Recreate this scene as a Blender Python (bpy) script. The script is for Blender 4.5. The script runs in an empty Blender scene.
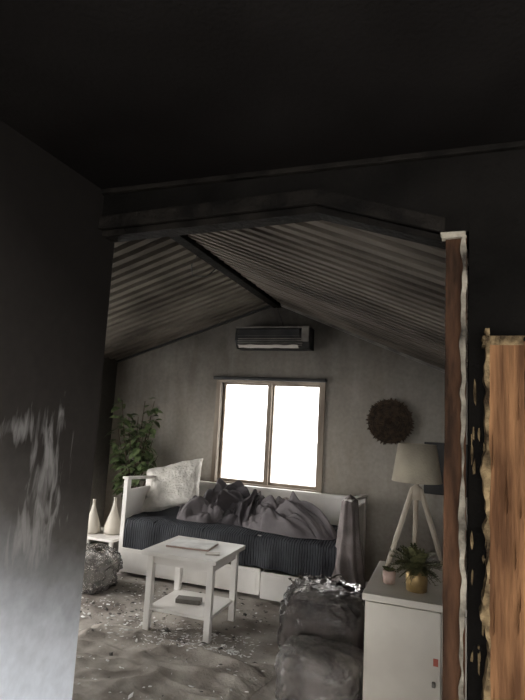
import bpy, bmesh, math, random
from mathutils import Vector, Matrix, noise
random.seed(7)
C=bpy.context.scene.collection
# ---------------------------------------------------------------- materials
def newmat(name):
    m=bpy.data.materials.new(name); m.use_nodes=True
    nt=m.node_tree; b=nt.nodes['Principled BSDF']
    return m,nt,b
def N(nt,t,**k):
    n=nt.nodes.new(t)
    for a,v in k.items():
        if a in n.inputs.keys(): n.inputs[a].default_value=v
        else: setattr(n,a,v)
    return n
def ramp(nt,stops,src):
    r=nt.nodes.new('ShaderNodeValToRGB'); e=r.color_ramp.elements
    while len(e)<len(stops): e.new(0.5)
    for i,(p,c) in enumerate(stops):
        e[i].position=p; e[i].color=(c[0],c[1],c[2],1) if len(c)==3 else c
    nt.links.new(src,r.inputs[0]); return r
def coords(nt,scale=(1,1,1)):
    tc=nt.nodes.new('ShaderNodeTexCoord'); mp=nt.nodes.new('ShaderNodeMapping')
    mp.inputs['Scale'].default_value=scale
    nt.links.new(tc.outputs['Object'],mp.inputs[0]); return mp.outputs[0]
def mat(name,c1,c2=None,scale=4,rough=.8,bump=.1,bscale=None,stretch=(1,1,1),detail=6,metal=0,lo=.35,hi=.65,spec=.3):
    m,nt,b=newmat(name); c2=c2 or tuple(x*.7 for x in c1)
    v=coords(nt,stretch)
    n=N(nt,'ShaderNodeTexNoise',Scale=scale,Detail=detail); nt.links.new(v,n.inputs['Vector'])
    r=ramp(nt,[(lo,c1),(hi,c2)],n.outputs['Fac']); nt.links.new(r.outputs[0],b.inputs['Base Color'])
    b.inputs['Roughness'].default_value=rough; b.inputs['Metallic'].default_value=metal
    b.inputs['Specular IOR Level'].default_value=spec
    if bump:
        n2=N(nt,'ShaderNodeTexNoise',Scale=bscale or scale*4,Detail=6); nt.links.new(v,n2.inputs['Vector'])
        bp=N(nt,'ShaderNodeBump',Strength=bump,Distance=.02); nt.links.new(n2.outputs['Fac'],bp.inputs['Height'])
        nt.links.new(bp.outputs[0],b.inputs['Normal'])
    return m
def sootwall(name,stops,z0,z1,namp=.5,nscale=1.6,tint=(1,.96,.9),smear=None,ygrad=0,y0=0,speck=(.9,1.06),streak=None):
    """smoke-blackened plaster: clean low down, sooty towards the ceiling"""
    m,nt,b=newmat(name); v=coords(nt)
    sp=nt.nodes.new('ShaderNodeSeparateXYZ'); nt.links.new(v,sp.inputs[0])
    n=N(nt,'ShaderNodeTexNoise',Scale=nscale,Detail=7,Roughness=.6); nt.links.new(v,n.inputs['Vector'])
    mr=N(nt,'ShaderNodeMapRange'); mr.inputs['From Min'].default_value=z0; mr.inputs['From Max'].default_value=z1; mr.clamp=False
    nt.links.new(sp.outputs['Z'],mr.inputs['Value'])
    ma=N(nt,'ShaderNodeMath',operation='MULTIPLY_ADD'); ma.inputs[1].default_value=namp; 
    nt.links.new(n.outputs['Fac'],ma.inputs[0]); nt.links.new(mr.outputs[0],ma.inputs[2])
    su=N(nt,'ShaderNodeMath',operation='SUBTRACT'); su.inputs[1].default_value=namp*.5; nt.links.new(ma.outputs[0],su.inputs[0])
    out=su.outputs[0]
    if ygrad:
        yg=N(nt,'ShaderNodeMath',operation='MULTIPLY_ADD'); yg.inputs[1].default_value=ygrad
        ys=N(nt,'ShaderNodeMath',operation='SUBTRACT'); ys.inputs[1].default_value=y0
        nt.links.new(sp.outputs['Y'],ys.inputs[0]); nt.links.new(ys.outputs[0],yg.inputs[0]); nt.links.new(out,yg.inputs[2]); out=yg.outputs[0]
    r=ramp(nt,[(p,(g*tint[0],g*tint[1],g*tint[2]) if not isinstance(g,tuple) else g) for p,g in stops],out)
    col=r.outputs[0]
    n3=N(nt,'ShaderNodeTexNoise',Scale=28,Detail=5); nt.links.new(v,n3.inputs['Vector'])
    r3=ramp(nt,[(.3,(speck[0],)*3),(.7,(speck[1],)*3)],n3.outputs['Fac'])
    mx=N(nt,'ShaderNodeMix',data_type='RGBA',blend_type='MULTIPLY'); mx.inputs[0].default_value=1
    nt.links.new(col,mx.inputs[6]); nt.links.new(r3.outputs[0],mx.inputs[7]); col=mx.outputs[2]
    if streak:   # soft soot run-down streaks and patchy stains
        vs=coords(nt,(5,5,.9)); ns=N(nt,'ShaderNodeTexNoise',Scale=1.0,Detail=6,Distortion=.8); nt.links.new(vs,ns.inputs['Vector'])
        rs=ramp(nt,[(.30,(streak,streak*.97,streak*.93)),(.62,(1,1,1))],ns.outputs['Fac'])
        mx=N(nt,'ShaderNodeMix',data_type='RGBA',blend_type='MULTIPLY'); mx.inputs[0].default_value=1
        nt.links.new(col,mx.inputs[6]); nt.links.new(rs.outputs[0],mx.inputs[7]); col=mx.outputs[2]
    if smear:
        for (cy,cz,ry,rz,cc,rot) in smear:
            mp=nt.nodes.new('ShaderNodeMapping'); mp.inputs['Location'].default_value=(0,-cy/ry,-cz/rz); mp.inputs['Scale'].default_value=(0,1/ry,1/rz)
            nt.links.new(v,mp.inputs[0])
            ln=N(nt,'ShaderNodeVectorMath',operation='LENGTH'); nt.links.new(mp.outputs[0],ln.inputs[0])
            mp2=nt.nodes.new('ShaderNodeMapping'); mp2.inputs['Rotation'].default_value=(rot,0,0); mp2.inputs['Scale'].default_value=(5,34,6)
            nt.links.new(v,mp2.inputs[0])
            ns=N(nt,'ShaderNodeTexNoise',Scale=1.0,Detail=4,Distortion=.8); nt.links.new(mp2.outputs[0],ns.inputs['Vector'])
            a=N(nt,'ShaderNodeMath',operation='MULTIPLY_ADD'); a.inputs[1].default_value=-.26; nt.links.new(ln.outputs['Value'],a.inputs[0]); nt.links.new(ns.outputs['Fac'],a.inputs[2])
            rr=ramp(nt,[(.27,(0,0,0)),(.50,(.6,.6,.6))],a.outputs[0])
            mm=N(nt,'ShaderNodeMix',data_type='RGBA'); nt.links.new(rr.outputs[0],mm.inputs[0]); nt.links.new(col,mm.inputs[6]); mm.inputs[7].default_value=(cc,cc*.96,cc*.92,1)
            col=mm.outputs[2]
    nt.links.new(col,b.inputs['Base Color']); b.inputs['Roughness'].default_value=.9; b.inputs['Specular IOR Level'].default_value=.06
    bp=N(nt,'ShaderNodeBump',Strength=.1,Distance=.006); nt.links.new(n3.outputs['Fac'],bp.inputs['Height']); nt.links.new(bp.outputs[0],b.inputs['Normal'])
    return m

M={}
M['near_wall']=sootwall('sooty_plaster_near',[(0,(.74,.79,.87)),(.16,(.52,.54,.58)),(.29,(.20,.20,.20)),(.40,(.075,.069,.063)),(.55,(.032,.028,.025)),(1,(.010,.0085,.0075))],.70,2.1,.18,2.6,smear=[(1.41,1.27,.085,.19,.30,-.35),(1.28,1.43,.13,.05,.24,1.0),(1.38,1.10,.12,.10,.30,-.6)],ygrad=.42,y0=1.2)
M['black']=mat('soot_black',(.0035,.0032,.0028),(.009,.008,.007),3,.95,.3,60,spec=.03)
M['blackgloss']=mat('charred_paint',(.004,.0035,.003),(.013,.011,.009),9,.75,.5,40,spec=.06)
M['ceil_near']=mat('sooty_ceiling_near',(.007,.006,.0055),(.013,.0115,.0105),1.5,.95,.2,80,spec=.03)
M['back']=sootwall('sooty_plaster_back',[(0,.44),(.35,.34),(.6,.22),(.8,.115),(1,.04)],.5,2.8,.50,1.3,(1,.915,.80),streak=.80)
M['farside']=sootwall('sooty_plaster_side',[(0,.4),(.4,.1),(1,.04)],.3,2.0,.4,1.5,(1,.93,.82))
M['ceil_far']=mat('sooty_boards',(.060,.051,.042),(.145,.126,.103),1.6,.9,.2,30,spec=.08)
M['gap']=mat('board_gaps',(.005,.0045,.004),(.008,.008,.008),3,.95,0,spec=.03)
M['floor']=mat('ash_floor',(.18,.155,.135),(.46,.425,.38),3.4,.9,.4,25,detail=10,spec=.15)
M['white']=mat('sooty_white_lacquer',(.77,.745,.71),(.62,.59,.55),3,.5,.05,30)
M['white2']=mat('grimy_cabinet_white',(.60,.56,.49),(.46,.42,.36),2.5,.5,.05,30)
M['trimwood']=mat('window_casing_paint',(.34,.285,.225),(.19,.15,.115),6,.65,.1,30,stretch=(1,1,.3))
M['dark']=mat('dark_plastic',(.012,.012,.012),(.028,.026,.024),6,.45,.1,40)
M['greyplastic']=mat('sooted_grey_plastic',(.17,.155,.135),(.08,.072,.065),7,.5,.15,30)
M['cover']=mat('charcoal_bedspread',(.032,.034,.04),(.06,.062,.07),4,.95,.3,60)
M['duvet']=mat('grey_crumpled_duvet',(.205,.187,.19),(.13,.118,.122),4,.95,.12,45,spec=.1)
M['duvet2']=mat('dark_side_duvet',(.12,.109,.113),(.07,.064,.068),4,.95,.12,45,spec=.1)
M['sheet']=mat('pale_bed_sheet',(.50,.46,.42),(.36,.33,.30),4,.95,.12,45,spec=.1)
M['mattress']=mat('mattress_fabric',(.5,.48,.45),(.35,.33,.3),5,.9,.1)
M['cloth']=mat('grey_pink_throw',(.33,.285,.275),(.22,.19,.185),8,.95,.3,60)
M['leaf']=mat('ficus_leaf',(.045,.07,.027),(.15,.19,.085),20,.45,.1)
M['fern']=mat('fern_leaf',(.05,.055,.022),(.14,.135,.06),30,.6,.1)
M['stem']=mat('plant_stem',(.10,.07,.05),(.06,.045,.03),10,.8,.2)
M['brass']=mat('brass_pot',(.42,.29,.13),(.22,.15,.07),9,.45,.1,30,metal=.6)
M['terra']=mat('blush_ceramic',(.45,.32,.27),(.33,.24,.2),8,.5,.05)
M['wicker']=mat('charred_wicker',(.10,.068,.045),(.035,.024,.017),26,.8,.4)
M['shade']=mat('linen_shade',(.44,.39,.30),(.31,.27,.21),6,.9,.2,90)
M['legwood']=mat('limed_wood',(.50,.44,.35),(.33,.27,.21),6,.6,.2,stretch=(1,1,.2))
M['stud']=mat('torn_pine_stud',(.235,.120,.056),(.075,.036,.018),5,.9,.6,9,stretch=(7,7,.6),spec=.06)
M['studdark']=mat('old_brown_stud',(.095,.048,.027),(.022,.013,.009),4,.9,.4,9,stretch=(6,6,1.2),spec=.05)
M['plaster']=mat('torn_gypsum_edge',(.38,.34,.27),(.04,.034,.028),14,.95,.6,60,spec=.05)
M['fiber']=mat('torn_fibreboard',(.30,.215,.115),(.03,.02,.012),18,.95,.8,70,spec=.05)
M['paper']=mat('ash_flakes',(.84,.83,.81),(.64,.63,.61),9,.85,.1)
M['ash']=mat('char_flakes',(.05,.045,.04),(.12,.11,.1),9,.9,.1)
M['insul']=mat('pale_rubble',(.50,.48,.45),(.30,.28,.26),5,.8,.4,10)
M['bagdark']=mat('dark_bag_contents',(.045,.037,.034),(.11,.093,.085),4,.85,.5,12)
M['bagmid']=mat('grey_bag_contents',(.26,.23,.212),(.06,.052,.048),6,.85,.4,14)
M['gravel']=mat('outside_ground',(.75,.76,.78),(.6,.61,.63),3,.9,0)
M['tag']=mat('red_tag',(.4,.1,.07),(.3,.08,.05),8,.6,0)
M['pillow']=mat('quilted_white_pillow',(.68,.65,.60),(.54,.51,.46),7,.95,0)
nt=M['pillow'].node_tree; bb=nt.nodes['Principled BSDF']; v=coords(nt)
vo=N(nt,'ShaderNodeTexVoronoi',Scale=38); nt.links.new(v,vo.inputs['Vector'])
bp=N(nt,'ShaderNodeBump',Strength=.8,Distance=.012); nt.links.new(vo.outputs['Distance'],bp.inputs['Height']); nt.links.new(bp.outputs[0],bb.inputs['Normal'])
def plastic(name,col,diff,ior=1.3,rough=.22):
    """thin polythene: transparent film + grazing gloss + a little milky diffuse"""
    m=bpy.data.materials.new(name); m.use_nodes=True; nt=m.node_tree
    for n in list(nt.nodes):
        if n.type!='OUTPUT_MATERIAL': nt.nodes.remove(n)
    o=[n for n in nt.nodes if n.type=='OUTPUT_MATERIAL'][0]; v=coords(nt)
    n=N(nt,'ShaderNodeTexNoise',Scale=9,Detail=3,Distortion=.8); nt.links.new(v,n.inputs['Vector'])
    s=N(nt,'ShaderNodeMath',operation='SUBTRACT'); s.inputs[1].default_value=.5; nt.links.new(n.outputs['Fac'],s.inputs[0])
    ab=N(nt,'ShaderNodeMath',operation='ABSOLUTE'); nt.links.new(s.outputs[0],ab.inputs[0])
    bp=N(nt,'ShaderNodeBump',Strength=.8,Distance=.03); nt.links.new(ab.outputs[0],bp.inputs['Height'])
    tr=N(nt,'ShaderNodeBsdfTransparent'); df=N(nt,'ShaderNodeBsdfDiffuse'); df.inputs[0].default_value=(*col,1); gl=N(nt,'ShaderNodeBsdfGlossy',Roughness=rough)
    fr=N(nt,'ShaderNodeFresnel',IOR=ior)
    for q in (df,gl,fr): nt.links.new(bp.outputs[0],q.inputs['Normal'])
    rr=ramp(nt,[(0,(min(1,diff*2.0),)*3),(.03,(diff,)*3),(.3,(diff*.6,)*3)],ab.outputs[0])
    a=N(nt,'ShaderNodeMixShader'); nt.links.new(rr.outputs[0],a.inputs[0]); nt.links.new(tr.outputs[0],a.inputs[1]); nt.links.new(df.outputs[0],a.inputs[2])
    c=N(nt,'ShaderNodeMixShader'); nt.links.new(fr.outputs[0],c.inputs[0]); nt.links.new(a.outputs[0],c.inputs[1]); nt.links.new(gl.outputs[0],c.inputs[2])
    nt.links.new(c.outputs[0],o.inputs[0]); return m
M['clear']=plastic('clear_polythene',(.6,.55,.52),.05,1.42,.18)
M['clearw']=plastic('milky_polythene',(.62,.57,.53),.14,1.40,.2)
m,nt,b=newmat('window_glass')
for n in list(nt.nodes):
    if n.type!='OUTPUT_MATERIAL': nt.nodes.remove(n)
o=[n for n in nt.nodes if n.type=='OUTPUT_MATERIAL'][0]
t=N(nt,'ShaderNodeBsdfTransparent'); g=N(nt,'ShaderNodeBsdfGlossy',Roughness=.05); x=N(nt,'ShaderNodeMixShader'); x.inputs[0].default_value=.06
nt.links.new(t.outputs[0],x.inputs[1]); nt.links.new(g.outputs[0],x.inputs[2]); nt.links.new(x.outputs[0],o.inputs[0]); M['glass']=m

# ---------------------------------------------------------------- geometry helpers
def obj(name,verts,faces,mt,parent=None,smooth=False,bevel=0):
    me=bpy.data.meshes.new(name); me.from_pydata([tuple(v) for v in verts],[],faces); me.update()
    bm=bmesh.new(); bm.from_mesh(me); bmesh.ops.recalc_face_normals(bm,faces=bm.faces); bm.to_mesh(me); bm.free()
    ob=bpy.data.objects.new(name,me); C.objects.link(ob)
    if mt: me.materials.append(M[mt])
    if smooth:
        for p in me.polygons: p.use_smooth=True
    if bevel:
        bv=ob.modifiers.new('bevel','BEVEL'); bv.width=bevel; bv.segments=2
    if parent: ob.parent=parent
    return ob
def empty(name):
    e=bpy.data.objects.new(name,None); e.empty_display_size=.1; C.objects.link(e); return e
BF=[(0,1,3,2),(4,6,7,5),(0,4,5,1),(2,3,7,6),(0,2,6,4),(1,5,7,3)]
def bv(lo,hi): return [(x,y,z) for x in (lo[0],hi[0]) for y in (lo[1],hi[1]) for z in (lo[2],hi[2])]
def box(name,lo,hi,mt,parent=None,bevel=0): return obj(name,bv(lo,hi),BF,mt,parent,bevel=bevel)
def boxes(name,lst,mt,parent=None,bevel=0):
    V=[];F=[]
    for lo,hi in lst:
        o=len(V); V+=bv(lo,hi); F+=[tuple(i+o for i in f) for f in BF]
    return obj(name,V,F,mt,parent,bevel=bevel)
def prism(name,poly,y0,y1,mt,parent=None,axis='Y',bevel=0):
    n=len(poly)
    if axis=='Y': V=[(x,y0,z) for x,z in poly]+[(x,y1,z) for x,z in poly]
    elif axis=='X': V=[(y0,a,z) for a,z in poly]+[(y1,a,z) for a,z in poly]
    F=[tuple(range(n)),tuple(range(2*n-1,n-1,-1))]+[(i,(i+1)%n,(i+1)%n+n,i+n) for i in range(n)]
    return obj(name,V,F,mt,parent,bevel=bevel)
def lathe(name,prof,c,mt,parent=None,n=32,cap=True):
    V=[];F=[]
    for r,z in prof:
        for i in range(n):
            a=2*math.pi*i/n; V.append((c[0]+r*math.cos(a),c[1]+r*math.sin(a),c[2]+z))
    for j in range(len(prof)-1):
        for i in range(n): F.append((j*n+i,j*n+(i+1)%n,(j+1)*n+(i+1)%n,(j+1)*n+i))
    if cap: F.append(tuple(range(n)))
    return obj(name,V,F,mt,parent,smooth=True)
def tube_data(pts,radii,n=8):
    V=[];F=[]; pts=[Vector(p) for p in pts]
    for k,p in enumerate(pts):
        d=(pts[min(k+1,len(pts)-1)]-pts[max(k-1,0)]).normalized()
        a=d.orthogonal().normalized(); b=d.cross(a)
        for i in range(n):
            t=2*math.pi*i/n; V.append(p+(a*math.cos(t)+b*math.sin(t))*radii[k])
    for k in range(len(pts)-1):
        for i in range(n): F.append((k*n+i,k*n+(i+1)%n,(k+1)*n+(i+1)%n,(k+1)*n+i))
    F.append(tuple(range(n))); F.append(tuple(range((len(pts)-1)*n,len(pts)*n)))
    return V,F
def merge(parts):
    V=[];F=[]
    for v,f in parts:
        o=len(V); V+=list(v); F+=[tuple(i+o for i in q) for q in f]
    return V,F
def fb(p,s,o=4): return noise.fractal(Vector(p)*s,1.0,2.0,o)
def ridged(p,s): return 1-abs(noise.noise(Vector(p)*s))*2
def grid(name,nu,nv,fn,mt,parent=None,thick=0):
    V=[fn(i/(nu-1),j/(nv-1)) for j in range(nv) for i in range(nu)]
    F=[(j*nu+i,j*nu+i+1,(j+1)*nu+i+1,(j+1)*nu+i) for j in range(nv-1) for i in range(nu-1)]
    ob=obj(name,V,F,mt,parent,smooth=True)
    if thick:
        s=ob.modifiers.new('solid','SOLIDIFY'); s.thickness=thick; s.offset=0
    return ob
def blob(name,c,r,mt,parent=None,amp=.05,ns=5,power=.6,res=64,seed=0,zmin=.004,fold=0):
    V=[];F=[];nu,nvv=res,res//2
    for j in range(nvv+1):
        ph=-math.pi/2+math.pi*j/nvv
        for i in range(nu):
            th=2*math.pi*i/nu
            f=lambda x:math.copysign(abs(x)**power,x)
            x,y,z=f(math.cos(ph))*f(math.cos(th)),f(math.cos(ph))*f(math.sin(th)),f(math.sin(ph))
            q=Vector((x+seed,y,z)); k=1+amp*fb(q,ns*.35)+amp*.8*(ridged(q,ns*.6)-.5)+fold*abs(noise.noise(q*ns*1.6))
            V.append([c[0]+r[0]*x*k,c[1]+r[1]*y*k,max(zmin,c[2]+r[2]*z*k)])
    for j in range(nvv):
        for i in range(nu): F.append((j*nu+i,j*nu+(i+1)%nu,(j+1)*nu+(i+1)%nu,(j+1)*nu+i))
    return obj(name,V,F,mt,parent,smooth=True)

# ---------------------------------------------------------------- room shell
XR=-1.8; ZR=2.80; XL=-3.8; ZL=2.13; XW=.32; SR=.41; ZW=ZR-SR*(XW-XR)
box('floor',(-4,-2.6,-.12),(1.8,5.6,0),'floor')
box('ground',(-30,-25,-.4),(30,40,-.2),'gravel')
wx0,wx1,wz0,wz1=-2.41,-1.28,.80,1.885
def gz(x): return ZR-(XR-x)*(ZR-ZL)/(XR-XL) if x<XR else ZR-SR*(x-XR)
e=.1
polys=[[(XL-.1,0),(wx0,0),(wx0,gz(wx0)+e),(XL-.1,gz(XL-.1)+e)],
       [(wx1,0),(XW+.1,0),(XW+.1,gz(XW+.1)+e),(wx1,gz(wx1)+e)],
       [(wx0,0),(wx1,0),(wx1,wz0),(wx0,wz0)],
       [(wx0,wz1),(wx1,wz1),(wx1,gz(wx1)+e),(XR,ZR+e),(wx0,gz(wx0)+e)]]
parts=[]
for P in polys:
    n=len(P); v=[(x,5.35,z) for x,z in P]+[(x,5.5,z) for x,z in P]
    f=[tuple(range(n)),tuple(range(2*n-1,n-1,-1))]+[(i,(i+1)%n,(i+1)%n+n,i+n) for i in range(n)]
    parts.append((v,f))
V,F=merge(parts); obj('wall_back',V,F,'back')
boxes('wall_left',[((XL-.12,4.35,0),(XL,5.5,ZL+.05)),((XL-.12,1.65,0),(XL,2.2,ZL+.05)),((XL-.12,2.2,2.05),(XL,4.35,ZL+.05))],'farside')
box('wall_right',(XW,1.65,0),(XW+.12,5.5,ZW+.08),'farside')
def slope(x0,z0,x1,z1):
    parts=[]; y=1.66
    d=Vector((x1-x0,0,z1-z0)).normalized(); nrm=Vector((-d.z,0,d.x)); 
    if nrm.z>0: nrm=-nrm
    while y<5.34:
        b2=.064; sag=random.uniform(0,.005)
        p0=Vector((x0,y,z0));p1=Vector((x1,y,z1))
        q=[p0,p1,p1+Vector((0,b2,0)),p0+Vector((0,b2,0))]
        v=[t+nrm*(.032+sag) for t in q]+q; f=[(0,1,2,3),(7,6,5,4),(0,4,5,1),(1,5,6,2),(2,6,7,3),(3,7,4,0)]
        parts.append((v,f)); y+=.125
    return parts
V,F=merge(slope(XL,ZL,XR,ZR)+slope(XR,ZR,XW+.02,ZW))
ceil=empty('ceiling')
obj('boards',V,F,'ceil_far',ceil)
prism('backing_left',[(XL-.15,ZL-.05),(XR,ZR),(XR,ZR+.06),(XL-.15,ZL+.01)],1.6,5.5,'gap',ceil)
prism('backing_right',[(XR,ZR),(XW+.15,gz(XW+.15)),(XW+.15,gz(XW+.15)+.06),(XR,ZR+.06)],1.6,5.5,'gap',ceil)
box('ridge_beam',(XR-.045,1.65,ZR-.095),(XR+.045,5.35,ZR-.02),'blackgloss',ceil,bevel=.004)
prism('trim_1',[(XL,ZL-.06),(XR,ZR-.06),(XR,ZR-.02),(XL,ZL-.02)],5.32,5.35,'dark')
prism('trim_2',[(XR,ZR-.06),(XW,ZW-.06),(XW,ZW-.02),(XR,ZR-.02)],5.32,5.35,'greyplastic')
# near room
NC=2.315; NX=-1.235
YF,YB=1.56,1.65
box('wall_near_left',(NX-.12,-2.5,0),(NX,YB,NC+.05),'near_wall')
boxes('wall_near_right',[((1.6,-2.5,0),(1.72,-1.6,NC)),((1.6,.9,0),(1.72,1.55,NC)),((1.6,-1.6,0),(1.72,.9,.25)),((1.6,-1.6,2.1),(1.72,.9,NC))],'black')  # out-of-view wall; its window opening is added to throw daylight on the left wall
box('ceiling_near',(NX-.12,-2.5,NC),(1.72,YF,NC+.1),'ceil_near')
box('wall_partition_left',(-4.0,YF,0),(NX-.12,YB,2.95),'black')
box('wall_partition_right',(.045,YF,0),(1.72,YB,2.95),'black')
hd=[(NX,2.165),(-.41,2.19),(-.02,2.065),(.045,2.065),(.045,3.0),(NX-.12,3.0),(NX-.12,2.36),(NX,2.36)]
prism('wall_partition_header',hd,YF+.001,YB-.001,'black')
prism('trim_3',[(NX,2.16),(-.41,2.185),(-.02,2.06),(-.02,2.105),(-.41,2.235),(NX,2.21)],YF-.018,YF,'blackgloss',bevel=.003)
prism('trim_4',[(NX,2.14),(-.41,2.165),(-.02,2.04),(-.02,2.06),(-.41,2.19),(NX,2.165)],YF+.01,YB-.01,'blackgloss',bevel=.002)
box('trim_5',(NX,YF-.02,NC-.018),(1.5,YF,NC),'blackgloss',bevel=.003)
def ragged(name,xl,xr,z0,z1,y0,y1,mt,parent,ja=.006,jb=.006,n=160,seed=0,freq=18):
    V=[];F=[]
    for i in range(n+1):
        z=z0+(z1-z0)*i/n
        a=xl+ja*(noise.noise((seed,0,z*freq))+.7*noise.noise((seed,3,z*freq*3.7))); b2=xr+jb*(noise.noise((seed+9,0,z*freq))+.7*noise.noise((seed+9,3,z*freq*3.7)))
        yy=y0+.004*noise.noise((seed,5,z*freq*2))
        V+=[(a,yy,z),(b2,yy,z),(b2,y1,z),(a,y1,z)]
    for i in range(n):
        for k in range(4): F.append((i*4+k,i*4+(k+1)%4,(i+1)*4+(k+1)%4,(i+1)*4+k))
    F+= [(0,1,2,3),tuple(n*4+k for k in range(4))]
    return obj(name,V,F,mt,parent)
jb=empty('torn_door_jamb')
ragged('inner_stud',-.018,.038,0,2.05,YF-.005,YB,'studdark',jb,.002,.002,seed=1,freq=5)
ragged('gypsum_edge',.024,.036,0,2.06,YF-.016,YF+.01,'plaster',jb,.009,.006,seed=2,n=500,freq=6)
ragged('torn_top',-.03,.035,2.043,2.060,YF-.02,YF+.01,'plaster',jb,.006,.01,seed=12,n=20,freq=40)
st=empty('exposed_wall_stud')
ragged('stud',.092,.178,0,1.735,1.50,1.56,'stud',st,.003,.003,seed=3,freq=6,n=240)
ragged('torn_board_left',.083,.094,0,1.77,1.497,1.56,'fiber',st,.011,.004,seed=4,n=400,freq=9)
ragged('torn_board_top',.078,.182,1.725,1.75,1.499,1.56,'fiber',st,.004,.02,seed=6,n=20,freq=40)
parts=[]
for i in range(22):
    z=random.uniform(.3,1.66); x=random.uniform(.046,.062) if random.random()<.5 else random.uniform(.066,.085); s=random.uniform(.003,.008); h=s*random.uniform(1,5)
    k=random.randint(5,7); pts=[(x+s*.6*math.cos(2*math.pi*j/k)*random.uniform(.5,1.2),z+h*math.sin(2*math.pi*j/k)*random.uniform(.5,1.2)) for j in range(k)]
    v=[(a,1.552,c) for a,c in pts]+[(a,1.562,c) for a,c in pts]
    f=[tuple(range(k)),tuple(range(2*k-1,k-1,-1))]+[(j,(j+1)%k,(j+1)%k+k,j+k) for j in range(k)]
    parts.append((v,f))
V,F=merge(parts); obj('board_fragments',V,F,'fiber',st)
parts=[]
for i in range(14):
    z=random.uniform(.5,1.6); x=random.uniform(.1,.17); w=random.uniform(.0015,.003); h=random.uniform(.05,.13)
    parts.append(([(x-w,1.4985,z),(x,1.493,z+h*.2),(x+w,1.4985,z+.01),(x,1.4985,z+h)],[(0,1,3),(1,2,3),(0,2,1)]))
V,F=merge(parts); obj('wood_splinters',V,F,'stud',st)

# ---------------------------------------------------------------- window
w=empty('window_1')
def frame(name,x0,x1,z0,z1,wd,y0,y1,mt,par,bevel=.003):
    return boxes(name,[((x0,y0,z0),(x0+wd,y1,z1)),((x1-wd,y0,z0),(x1,y1,z1)),((x0+wd,y0,z0),(x1-wd,y1,z0+wd)),((x0+wd,y0,z1-wd),(x1-wd,y1,z1))],mt,par,bevel)
frame('casing',-2.46,-1.225,.755,1.925,.05,5.325,5.35,'trimwood',w)
frame('sash_left',wx0,-1.85,wz0,wz1,.03,5.40,5.44,'trimwood',w)
frame('sash_right',-1.835,wx1,wz0,wz1,.03,5.40,5.44,'trimwood',w)
box('mullion',(-1.865,5.36,wz0),(-1.82,5.45,wz1),'trimwood',w)
box('sill',(-2.50,5.25,.755),(-1.19,5.40,.785),'trimwood',w,bevel=.004)
box('glass',(wx0+.02,5.415,wz0+.02),(wx1-.02,5.42,wz1-.02),'glass',w)
box('blind_cassette',(-2.48,5.27,1.90),(-1.21,5.325,1.935),'dark',w,bevel=.008)

# ---------------------------------------------------------------- AC unit
ac=empty('air_conditioner')
prof=[(5.35,2.46),(5.19,2.46),(5.15,2.44),(5.13,2.38),(5.13,2.31),(5.17,2.25),(5.22,2.23),(5.35,2.23)]
prism('housing',prof,-2.19,-1.37,'dark',ac,axis='X',bevel=.006)
box('end_cap',(-1.45,5.122,2.30),(-1.372,5.17,2.45),'greyplastic',ac,bevel=.008)
box('top_edge',(-2.19,5.13,2.445),(-1.37,5.2,2.462),'greyplastic',ac,bevel=.006)
box('front_panel',(-2.16,5.119,2.36),(-1.47,5.135,2.435),'dark',ac,bevel=.005)
boxes('louvres',[((-2.15,5.118,2.325-.022*i),(-1.44,5.14+.012*i,2.333-.022*i)) for i in range(4)],'greyplastic',ac)
grid('melted_flap',40,6,lambda u,v:(-2.14+.66*u,5.11+.03*v+.006*noise.noise((u*9,v*3,0)),2.262-.03*v+.008*noise.noise((u*7,v,4))),'sheet',ac,.004)
# ---------------------------------------------------------------- wicker wall basket
wr=empty('wicker_wall_basket')
cx,cy,cz=-.567,5.32,1.535
parts=[]
for ring,(r0,r1,n,y) in enumerate([(.02,.10,40,-.03),(.08,.165,70,-.018),(.13,.235,110,-.006)]):
    for i in range(n):
        a=2*math.pi*(i+random.uniform(-.4,.4))/n; rr=r1*random.uniform(.90,1.04); mid=r0+(rr-r0)*.75; ww=math.pi*mid/n*1.5
        d=Vector((math.cos(a),0,math.sin(a))); t=Vector((-math.sin(a),0,math.cos(a))); c=Vector((cx,cy+y+random.uniform(-.004,.004),cz))
        p=[c+d*r0,c+d*mid+t*ww+Vector((0,.005,0)),c+d*rr+Vector((0,-.012,0)),c+d*mid-t*ww+Vector((0,.005,0)),c+d*mid+Vector((0,-.012,0))]
        parts.append((p,[(0,1,4),(1,2,4),(2,3,4),(3,0,4)]))
V,F=merge(parts); obj('straw_blades',V,F,'wicker',wr)
parts=[]
for r in [.03+.022*i for i in range(9)]:
    pts=[(cx+r*math.cos(2*math.pi*i/60),cy-.038+.1*r+.004*math.sin(i*2.1),cz+r*math.sin(2*math.pi*i/60)) for i in range(61)]
    parts.append(tube_data(pts,[.005]*61,6))
V,F=merge(parts); obj('woven_rings',V,F,'wicker',wr,smooth=True)
prism('backing',[(cx+.2*math.cos(2*math.pi*i/32),cz+.2*math.sin(2*math.pi*i/32)) for i in range(32)],5.325,5.349,'wicker',wr)
tv=empty('television')
box('screen',(-.24,5.30,.88),(.26,5.33,1.36),'dark',tv,bevel=.004)
box('wall_bracket',(-.1,5.33,1.0),(.1,5.35,1.2),'dark',tv)

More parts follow.
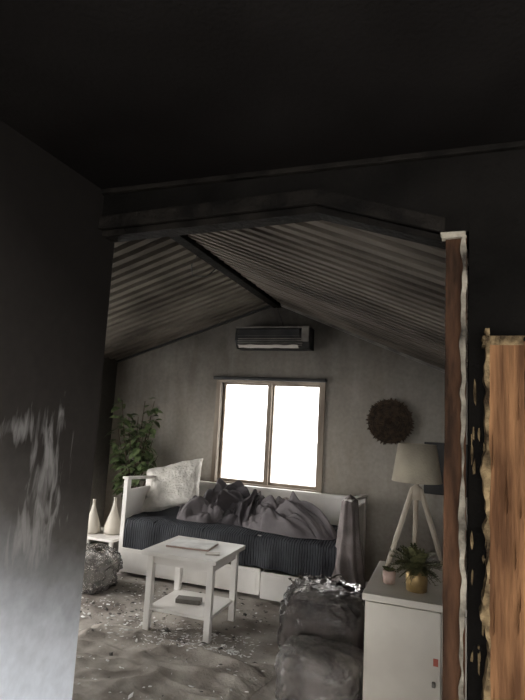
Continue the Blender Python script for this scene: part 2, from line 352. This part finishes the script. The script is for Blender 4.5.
# ---------------------------------------------------------------- daybed
db=empty('daybed')
X0,X1,Y0,Y1=-2.92,-.76,4.38,5.23
def panel_side(name,x,t):
    boxes(name,[((x,Y0,0),(x+t,Y0+.06,.86)),((x,Y1-.06,0),(x+t,Y1,.80)),((x+.01,Y0+.06,.2),(x+t-.01,Y1-.06,.76))],'white',db,bevel=.004)
    prism(name+'_rail',[(Y0-.01,.86),(Y0-.01,.885),(Y1+.01,.825),(Y1+.01,.80)],x-.01,x+t+.01,'white',db,axis='X',bevel=.003)
panel_side('end_left',X0,.045); panel_side('end_right',X1-.045,.045)
boxes('backrest',[((X0,Y1-.03,.2),(X1,Y1-.005,.76)),((X0,Y1-.045,.76),(X1,Y1+.01,.80))],'white',db,bevel=.004)
box('bed_base',(X0+.045,Y0+.02,.25),(X1-.045,Y1-.03,.30),'white',db)
box('front_rail',(X0+.045,Y0+.02,.25),(X1-.045,Y0+.05,.33),'white',db)
def drawer(name,x0,x1,y):
    box(name,(x0,y,.035),(x1,y+.02,.245),'white',db,bevel=.004)
    boxes(name+'_panel',[((x0+.03,y-.004,.06),(x1-.03,y+.001,.22))],'white',db,bevel=.003)
    boxes(name+'_box',[((x0+.02,y+.02,.04),(x0+.035,y+.7,.2)),((x1-.035,y+.02,.04),(x1-.02,y+.7,.2)),((x0+.035,y+.02,.04),(x1-.035,y+.7,.05))],'white',db)
drawer('drawer_1',X0+.05,-1.50,Y0-.03); drawer('drawer_2',-1.47,X1-.06,Y0-.09)
box('mattress',(X0+.05,Y0+.03,.30),(X1-.05,Y1-.05,.50),'mattress',db,bevel=.03)
def bs(u,v):
    x=X0+.06+(X1-X0-.14)*u
    L1=.72;drop=.25+.015*math.sin(u*9)+.02*noise.noise((u*6,0,0)); tot=L1+drop; s=v*tot
    if s<L1:
        y=Y1-.06-s; z=.515+.006*noise.noise((x*5,y*6,0)); 
        if s>L1-.06: z-=.015*((s-L1+.06)/.06)**2
    else:
        d=s-L1; y=Y0+.01-.02*math.sin(min(1,d/.1)*math.pi/2)+.010*math.sin(x*27+3*noise.noise((x*3,1,0)))*min(1,d/.12); z=.50-d
    return (x,y,z)
grid('bedspread',220,60,bs,'cover',db,.006)
nt=M['cover'].node_tree; bb=nt.nodes['Principled BSDF']; v=coords(nt,(1,.25,1))
wv=N(nt,'ShaderNodeTexWave',Scale=14,Distortion=2.5,Detail=2); nt.links.new(v,wv.inputs['Vector'])
bp=N(nt,'ShaderNodeBump',Strength=.7,Distance=.02); nt.links.new(wv.outputs['Fac'],bp.inputs['Height']); nt.links.new(bp.outputs[0],bb.inputs['Normal'])
def softabs(x,e=.08): return math.sqrt(x*x+e*e)-e
def cloth_heap(name,cx,cy,rx,ry,h,seed,mt,par,rot=0,base=.522,fold=.045,ff=4.2,fdir=.5,peak=(0,0)):
    """a heap of soft bedding : low broad mound with long rounded overhanging folds"""
    cf,sf=math.cos(fdir),math.sin(fdir); c,s=math.cos(rot),math.sin(rot)
    def f(u,v):
        a=u*2-1; b2=v*2-1
        x=a*math.sqrt(1-b2*b2/2); y=b2*math.sqrt(1-a*a/2); r=min(1,math.hypot(x,y)); th=math.atan2(y,x)
        e=1+.20*noise.noise((1.6*math.cos(th)+seed,1.6*math.sin(th),2))
        X=x*rx*e; Y=y*ry*e
        q=Vector((X,Y,seed*.37))
        wx=.16*noise.noise(q*2.6+Vector((7,0,0))); wy=.16*noise.noise(q*2.6+Vector((0,7,0)))
        P=(cf*(X+wx)+sf*(Y+wy)); Q=(-sf*(X+wx)+cf*(Y+wy))
        n1=noise.noise(Vector((P*ff*.55,Q*ff*1.5,seed))); n2=noise.noise(Vector((P*ff*1.1+4,Q*ff*2.4,seed+3))); n3=noise.noise(Vector((X*3+seed,Y*3,1)))
        n4=noise.noise(Vector((P*ff*2.2+4,Q*ff*4.6,seed+8)))
        # rounded crests, narrow valleys (|n| creases point downwards like puffy fabric)
        fl=2.3*softabs(n1,.03)+1.2*softabs(n2,.03)+.55*softabs(n4,.02)
        d2=((x-peak[0])**2+(y-peak[1])**2)
        mound=h*(math.exp(-d2*1.5))*(1+.5*n3)
        edge=max(0,1-r**6)**.5
        z=base+.035*edge+edge*(mound+fold*1.5*fl*(.5+.5*(1-r*r)))
        z=max(z,base+.012*edge-.012*(1-edge))
        X+=.04*n2*edge; Y+=-.05*(fl-.5)*edge*.8
        return (cx+c*X-s*Y,cy+s*X+c*Y,z)
    return grid(name,170,120,f,mt,par)
dv=empty('rumpled_duvet')
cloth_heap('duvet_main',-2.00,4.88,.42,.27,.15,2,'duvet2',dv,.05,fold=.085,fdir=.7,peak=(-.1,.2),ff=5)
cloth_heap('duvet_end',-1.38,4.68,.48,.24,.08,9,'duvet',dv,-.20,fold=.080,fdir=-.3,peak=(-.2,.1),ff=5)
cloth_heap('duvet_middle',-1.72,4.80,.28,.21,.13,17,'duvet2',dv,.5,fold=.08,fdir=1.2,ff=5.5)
cloth_heap('duvet_flap',-2.20,4.66,.24,.14,.05,31,'duvet',dv,.3,fold=.06,fdir=.2,ff=6)
cloth_heap('pale_sheet',-1.48,5.02,.38,.13,.17,14,'sheet',dv,-.12,fold=.06,fdir=.1,ff=5,peak=(-.3,.1))
# pillow
def pillow(name,c,sx,sy,t,rotm,mt):
    V=[];F=[];n=40
    for side in (1,-1):
        for j in range(n+1):
            for i in range(n+1):
                u=2*i/n-1;v=2*j/n-1
                k=max(0,(1-u**4)*(1-v**4))**.5
                z=side*t*k*(1+.15*noise.noise((u*2,v*2,side)))+.03*noise.noise((u*1.5,v*1.5,3))
                z+=side*k*.02*(noise.noise((u*4,v*4,1)))
                V.append((sx*u*(1-.06*(1-abs(v))*abs(u)),sy*v*(1-.06*(1-abs(u))*abs(v)),z))
    m=(n+1)**2
    for s in (0,1):
        for j in range(n):
            for i in range(n):
                a=s*m+j*(n+1)+i; F.append((a,a+1,a+n+2,a+n+1))
    V=[rotm@Vector(p)+Vector(c) for p in V]
    me=bpy.data.meshes.new(name); me.from_pydata([tuple(p) for p in V],[],F); bm=bmesh.new(); bm.from_mesh(me)
    bmesh.ops.remove_doubles(bm,verts=bm.verts,dist=.004); bmesh.ops.recalc_face_normals(bm,faces=bm.faces); bm.to_mesh(me); bm.free()
    for p in me.polygons: p.use_smooth=True
    me.materials.append(M[mt]); ob=bpy.data.objects.new(name,me); C.objects.link(ob); return ob
Rp=Matrix.Rotation(math.radians(-9),3,'Y')@Matrix.Rotation(math.radians(52),3,'X')@Matrix.Rotation(math.radians(8),3,'Z')
pillow('pillow',(-2.68,4.88,.77),.32,.27,.09,Rp,'pillow')
def throw(u,v):
    a=2*math.pi*u; z=.91-.78*v; k=min(1,v/.06)
    fo=1+(.05+.12*v)*math.sin(a*7+2*math.sin(v*3))+.10*noise.noise((math.cos(a)*2,math.sin(a)*2,v*4))
    rx=(.05+.085*v)*k*fo+.002; ry=(.16+.05*v)*k*fo
    z+= -.05*v*math.sin(a*2+1)
    return (-.79+rx*math.cos(a),4.50+ry*math.sin(a),z)
th=grid('draped_throw',90,50,throw,'cloth')

# ---------------------------------------------------------------- coffee table
ct=empty('coffee_table')
tx0,tx1,ty0,ty1,tz=-2.05,-1.47,3.36,3.90,.535
box('top',(tx0,ty0,tz-.03),(tx1,ty1,tz),'white',ct,bevel=.004)
lg=.045; i0=.035
legs=[(tx0+i0,ty0+i0),(tx1-i0-lg,ty0+i0),(tx0+i0,ty1-i0-lg),(tx1-i0-lg,ty1-i0-lg)]
for k,(a,b2) in enumerate(legs): box('leg_%d'%(k+1),(a,b2,0),(a+lg,b2+lg,tz-.03),'white',ct,bevel=.003)
boxes('apron',[((tx0+.06,ty0+.045,tz-.09),(tx1-.06,ty0+.065,tz-.03)),((tx0+.06,ty1-.065,tz-.09),(tx1-.06,ty1-.045,tz-.03)),((tx0+.045,ty0+.06,tz-.09),(tx0+.065,ty1-.06,tz-.03)),((tx1-.065,ty0+.06,tz-.09),(tx1-.045,ty1-.06,tz-.03))],'white',ct)
boxes('shelf',[((tx0+.05,ty0+.05,.13),(tx1-.05,ty1-.05,.15))],'white',ct,bevel=.003)
mg=empty('magazine_stack')
def rbox(name,c,sx,sy,h,rot,mt,par):
    V=[];co,si=math.cos(rot),math.sin(rot)
    for x in (-sx,sx):
        for y in (-sy,sy):
            for z in (0,h): V.append((c[0]+co*x-si*y,c[1]+si*x+co*y,c[2]+z))
    return obj(name,V,BF,mt,par,bevel=.0015)
rbox('magazine_1',(-1.80,3.66,tz+.001),.165,.115,.009,.1,'terra',mg)
rbox('magazine_2',(-1.80,3.665,tz+.010),.16,.11,.006,.1,'paper',mg)
rbox('notebook',(-1.57,3.52,tz+.001),.05,.03,.008,.35,'white2',None)
rbox('glasses_case',(-1.78,3.62,.151),.09,.04,.03,.2,'greyplastic',None)

# ---------------------------------------------------------------- side table with vases
sd=empty('low_side_table')
box('top',(-3.62,4.42,.25),(-3.02,4.85,.275),'white',sd,bevel=.003)
for k,(a,b2) in enumerate([(-3.6,4.44),(-3.07,4.44),(-3.6,4.80),(-3.07,4.80)]): box('leg_%d'%(k+1),(a,b2,0),(a+.03,b2+.03,.25),'white',sd)
vp=[(.0,0),(.075,0),(.085,.02),(.08,.07),(.055,.14),(.03,.21),(.016,.27),(.013,.31),(.018,.325),(.012,.325),(.008,.30)]
lathe('cone_vase',vp,(-3.38,4.58,.276),'white2',n=28); lathe('cone_vase',[(r*1.05,z*1.08) for r,z in vp],(-3.19,4.66,.276),'white2',n=28)

# ---------------------------------------------------------------- ficus
fc=empty('potted_ficus')
FX=-3.28
lathe('pot',[(.10,0),(.12,.0),(.15,.26),(.155,.28),(.14,.28),(.135,.24),(0.0,.24)],(FX,5.06,0),'greyplastic',fc)
parts=[];leaves=[]
def leaf(p,d,L,wd):
    d=d.normalized(); s=d.cross(Vector((random.uniform(-.6,.6),random.uniform(-.6,.6),1))).normalized(); u=s.cross(d)
    pr=[(0,0),(.25,.8),(.5,1),(.8,.6),(1,0)]
    V=[];F=[]
    for t,ww in pr:
        c=p+d*L*t-Vector((0,0,1))*L*.35*t*t
        V+=[c-s*wd*ww+u*wd*.25*ww,c,c+s*wd*ww+u*wd*.25*ww]
    for i in range(4):
        a=i*3; F+=[(a,a+1,a+4,a+3),(a+1,a+2,a+5,a+4)]
    return V,F
base=Vector((FX,5.06,.24))
for k in range(15):
    a=2*math.pi*k/15+random.uniform(-.3,.3); sp=random.uniform(.12,.35); h=random.uniform(.70,1.22)
    if k in (1,3,9): h=1.38; sp=.20
    pts=[base,base+Vector((sp*.3*math.cos(a),sp*.15*math.sin(a),h*.4)),base+Vector((sp*.7*math.cos(a),sp*.4*math.sin(a),h*.75)),base+Vector((sp*math.cos(a),sp*.5*math.sin(a),h))]
    parts.append(tube_data(pts,[.01,.008,.006,.003],6))
    for i in range(20):
        t=random.uniform(.4,1); seg=min(2,int(t*3)); f=t*3-seg
        p=pts[seg].lerp(pts[seg+1],f); ang=random.uniform(0,6.28)
        d=Vector((math.cos(ang),math.sin(ang)*.7-.1,random.uniform(-.5,.5)))
        o=p+d.normalized()*random.uniform(0,.05)
        lv,lf=leaf(o,d,random.uniform(.08,.14),random.uniform(.028,.045))
        if max(q.x for q in lv)<-2.945 and max(q.y for q in lv)<5.34: leaves.append((lv,lf))
V,F=merge(parts); obj('stems',V,F,'stem',fc,smooth=True)
V,F=merge(leaves); obj('leaves',V,F,'leaf',fc)

# ---------------------------------------------------------------- cabinet right
cb=empty('storage_cabinet')
a0,a1,b0,b1=-.36,.30,2.50,3.10
boxes('carcass',[((a0,b0+.02,.0),(a1,b1,.72))],'white2',cb,bevel=.003)
box('top',(a0-.01,b0-.005,.72),(a1+.005,b1+.01,.75),'white2',cb,bevel=.003)
box('door_1',(a0+.005,b0,.05),(-.035,b0+.018,.715),'white2',cb,bevel=.003)
box('door_2',(-.03,b0,.05),(a1-.005,b0+.018,.715),'white2',cb,bevel=.003)
box('knob_1',(-.07,b0-.02,.42),(-.055,b0,.44),'greyplastic',cb,bevel=.004)
box('label',(-.065,b0-.002,.50),(-.045,b0,.53),'tag',cb)
tl=empty('tripod_table_lamp')
lc=Vector((-.165,2.87,.001))
lathe('lampshade',[(.125,1.22),(.096,1.41),(.094,1.41),(.123,1.222)],lc,'shade',tl,cap=False,n=40)
parts=[]
for k in range(3):
    a=math.radians(-25+120*k); d=Vector((math.cos(a),math.sin(a),0))
    parts.append(tube_data([lc+d*.175+Vector((0,0,.756)),lc+d*.10+Vector((0,0,.97)),lc+d*.022+Vector((0,0,1.185))],[.011,.013,.013],6))
V,F=merge(parts); obj('tripod_legs',V,F,'legwood',tl)
lathe('hub',[(.0,1.13),(.028,1.13),(.032,1.16),(.028,1.19),(.012,1.20),(.012,1.26),(0,1.26)],lc,'legwood',tl,n=20)
lathe('bulb',[(.0,1.26),(.018,1.26),(.032,1.31),(.022,1.345),(0,1.355)],lc,'paper',tl,n=20)
parts=[tube_data([lc+Vector((.095*math.cos(t),.095*math.sin(t),1.40)),lc+Vector((0,0,1.36))],[.002,.002],5) for t in (0,2.09,4.19)]
V,F=merge(parts); obj('shade_spider',V,F,'greyplastic',tl)
pf=empty('potted_fern')
pc=Vector((-.145,2.64,.751))
lathe('pot',[(.034,0),(.046,.004),(.050,.06),(.048,.10),(.044,.10),(.043,.085),(0,.085)],pc,'brass',pf)
parts=[]
for k in range(80):
    a=random.uniform(0,6.28); L=random.uniform(.09,.18); el=random.uniform(.2,1.3)
    d=Vector((math.cos(a)*math.cos(el),math.sin(a)*math.cos(el),math.sin(el))); o=pc+Vector((0,0,.09)); side=Vector((-math.sin(a),math.cos(a),0))
    ps=[o+d*L*t-Vector((0,0,1))*.06*t*t for t in [i/8 for i in range(9)]]
    parts.append(tube_data(ps,[.0012]*9,4))
    for i in range(2,9):
        for s in (1,-1):
            w2=.030*(1-abs(i/8-.5)); parts.append(([ps[i]-d*.008,ps[i]+side*s*w2+d*.006,ps[i]+d*.012+side*s*w2*.3],[(0,1,2)]))
V,F=merge(parts); obj('fronds',V,F,'fern',pf)
sp=empty('small_succulent_pot')
pc2=Vector((-.275,2.70,.751))
lathe('pot',[(.022,0),(.028,.003),(.032,.06),(.028,.06),(.027,.05),(0,.05)],pc2,'terra',sp)
parts=[leaf(pc2+Vector((0,0,.05)),Vector((math.cos(t*.7),math.sin(t*.7),random.uniform(.8,2))),random.uniform(.03,.06),.009) for t in range(18)]
V,F=merge(parts); obj('leaves',V,F,'fern',sp)

# ---------------------------------------------------------------- bags
def mouth(cx,cy,z,r,h,seed):
    def f(u,v):
        a=2*math.pi*u; k=1+.08*math.sin(a*9+seed)+.25*noise.noise((math.cos(a)*3+seed,math.sin(a)*3,v*2))
        rr=r*(1-.12*math.sin(v*math.pi))*k
        return (cx+rr*math.cos(a)*1.1,cy+rr*math.sin(a)*.9,z+h*v*(1+.6*noise.noise((math.cos(a)*2,math.sin(a)*2,seed))))
    return f
b1=empty('plastic_bag_of_cushions')
blob('dark_cushions',(-.735,3.43,.205),(.228,.19,.195),'bagdark',b1,.12,4,.45,96,3,.008,.08)
blob('polythene_skin',(-.735,3.43,.235),(.255,.21,.235),'clear',b1,.06,6,.42,150,5,.004,.07)
grid('bag_mouth',120,14,mouth(-.735,3.43,.42,.19,.07,3),'clearw',b1)
b2=empty('plastic_rubbish_bag')
blob('bag_contents',(-.66,3.02,.12),(.19,.15,.115),'bagmid',b2,.12,5,.6,80,13,.008,.10)
blob('polythene_skin',(-.66,3.02,.135),(.222,.17,.145),'clearw',b2,.08,6,.5,150,15,.004,.08)
b3=empty('clear_plastic_sack')
blob('sack_contents',(-2.98,3.98,.12),(.24,.19,.13),'insul',b3,.18,5,.7,90,23,.006,.12)
blob('polythene_skin',(-2.98,3.98,.14),(.28,.22,.17),'clearw',b3,.14,6,.6,120,25,.004,.14)

# ---------------------------------------------------------------- rumpled rug + debris
def rug(u,v):
    x=-2.35+1.35*u; y=2.35+.95*v
    x+=.08*noise.noise((u*3,v*3,0)); y+=.10*noise.noise((u*2,v*3,5))
    w1=1-abs(noise.noise((x*1.2,y*4.5,1)))*2; w1=max(0,w1)**2
    w3=max(0,1-abs(noise.noise((x*2.5+y,y*7,8)))*2.2)**2
    z=.012+.035*w1+.018*w3+.006*noise.noise((x*12,y*12,0))
    ed=min(u,1-u,v,1-v); z=z*min(1,ed*14)+.003
    return (x,y,z)
M['rug']=mat('ash_covered_rug',(.21,.185,.16),(.42,.385,.34),6,.95,.4,60,spec=.1)
grid('rumpled_rug',150,110,rug,'rug')
dbs=empty('scattered_ash_debris')
keep=[(-1.02,-.4,2.8,3.7),(-3.3,-2.65,3.72,4.22)]
def flakes(name,n,mt,reg,smin,smax,flat=.3):
    parts=[]
    for i in range(n):
        x0,x1,y0,y1=random.choice(reg); x=random.uniform(x0,x1); y=random.uniform(y0,y1)
        if any(a<x<b2 and c<y<d for a,b2,c,d in keep): continue
        s=random.uniform(smin,smax)*(1 if random.random()<.85 else 2.0); k=random.randint(4,7); a0=random.random()*6; asp=random.uniform(.2,.7); o2=random.random()*3.14
        zz=.004+random.random()*.006
        if -2.3<x<-1.0 and 2.4<y<3.3: zz+=rug((x+2.35)/1.35,(y-2.35)/.95)[2]
        tilt=Vector((random.uniform(-.2,.2),random.uniform(-.2,.2)))
        v=[]
        for j in range(k):
            r=s*random.uniform(.5,1.1); a=a0+2*math.pi*j/k; p,q=r*math.cos(a),r*asp*math.sin(a); dx,dy=p*math.cos(o2)-q*math.sin(o2),p*math.sin(o2)+q*math.cos(o2)
            v.append((x+dx,y+dy,max(.003,zz+tilt.x*dx+tilt.y*dy)))
        parts.append((v+[(x,y,zz+s*flat)],[(j,(j+1)%k,k) for j in range(k)]))
    V,F=merge(parts); return obj(name,V,F,mt,dbs)
full=[(-3.4,-.6,2.5,4.3)]
flakes('ash_paper_scraps',1150,'paper',full*3+[(-2.2,-1.2,3.12,3.6)]*3+[(-2.9,-2.0,3.4,4.2)],.005,.019,.15)
flakes('charred_scraps',420,'ash',full+[(-2.9,-1.3,3.3,4.3)]*2,.005,.022,.2)
flakes('plaster_crumbs',160,'insul',full,.004,.012)
wi=empty('hanging_wires')
for k,pts in enumerate([[(XR-.05,3.5,2.71),(XR-.12,3.55,2.66),(XR-.16,3.65,2.60),(XR-.08,3.75,2.62),(XR-.03,3.8,2.70)],[(XR,5.3,2.71),(-1.75,5.31,2.6),(-1.70,5.32,2.465)]]):
    V,F=tube_data(pts,[.005]*len(pts),6); obj('wire_%d'%(k+1),V,F,'dark',wi,smooth=True)

# ---------------------------------------------------------------- light / world
wd=bpy.data.worlds.new('overcast_sky'); bpy.context.scene.world=wd; wd.use_nodes=True
bg=wd.node_tree.nodes['Background']; bg.inputs[0].default_value=(1.0,.98,.95,1); bg.inputs[1].default_value=6.5
# ---------------------------------------------------------------- camera
r=math.radians(3.1);p=math.radians(7.4);s=math.radians(20)
right=Vector((math.cos(s),math.sin(s),0)); fwd=Vector((-math.sin(s)*math.cos(p),math.cos(s)*math.cos(p),math.sin(p))); up=right.cross(fwd)
Rv=right*math.cos(r)+up*math.sin(r); Uv=-right*math.sin(r)+up*math.cos(r)
m4=Matrix(((Rv.x,Uv.x,-fwd.x,0),(Rv.y,Uv.y,-fwd.y,0),(Rv.z,Uv.z,-fwd.z,1.5),(0,0,0,1)))
cam=bpy.data.cameras.new('camera'); cam.sensor_fit='HORIZONTAL'; cam.sensor_width=36; cam.lens=36; cam.clip_start=.02
co=bpy.data.objects.new('camera',cam); C.objects.link(co); co.matrix_world=m4; bpy.context.scene.camera=co
bpy.context.scene.view_settings.view_transform='Standard'
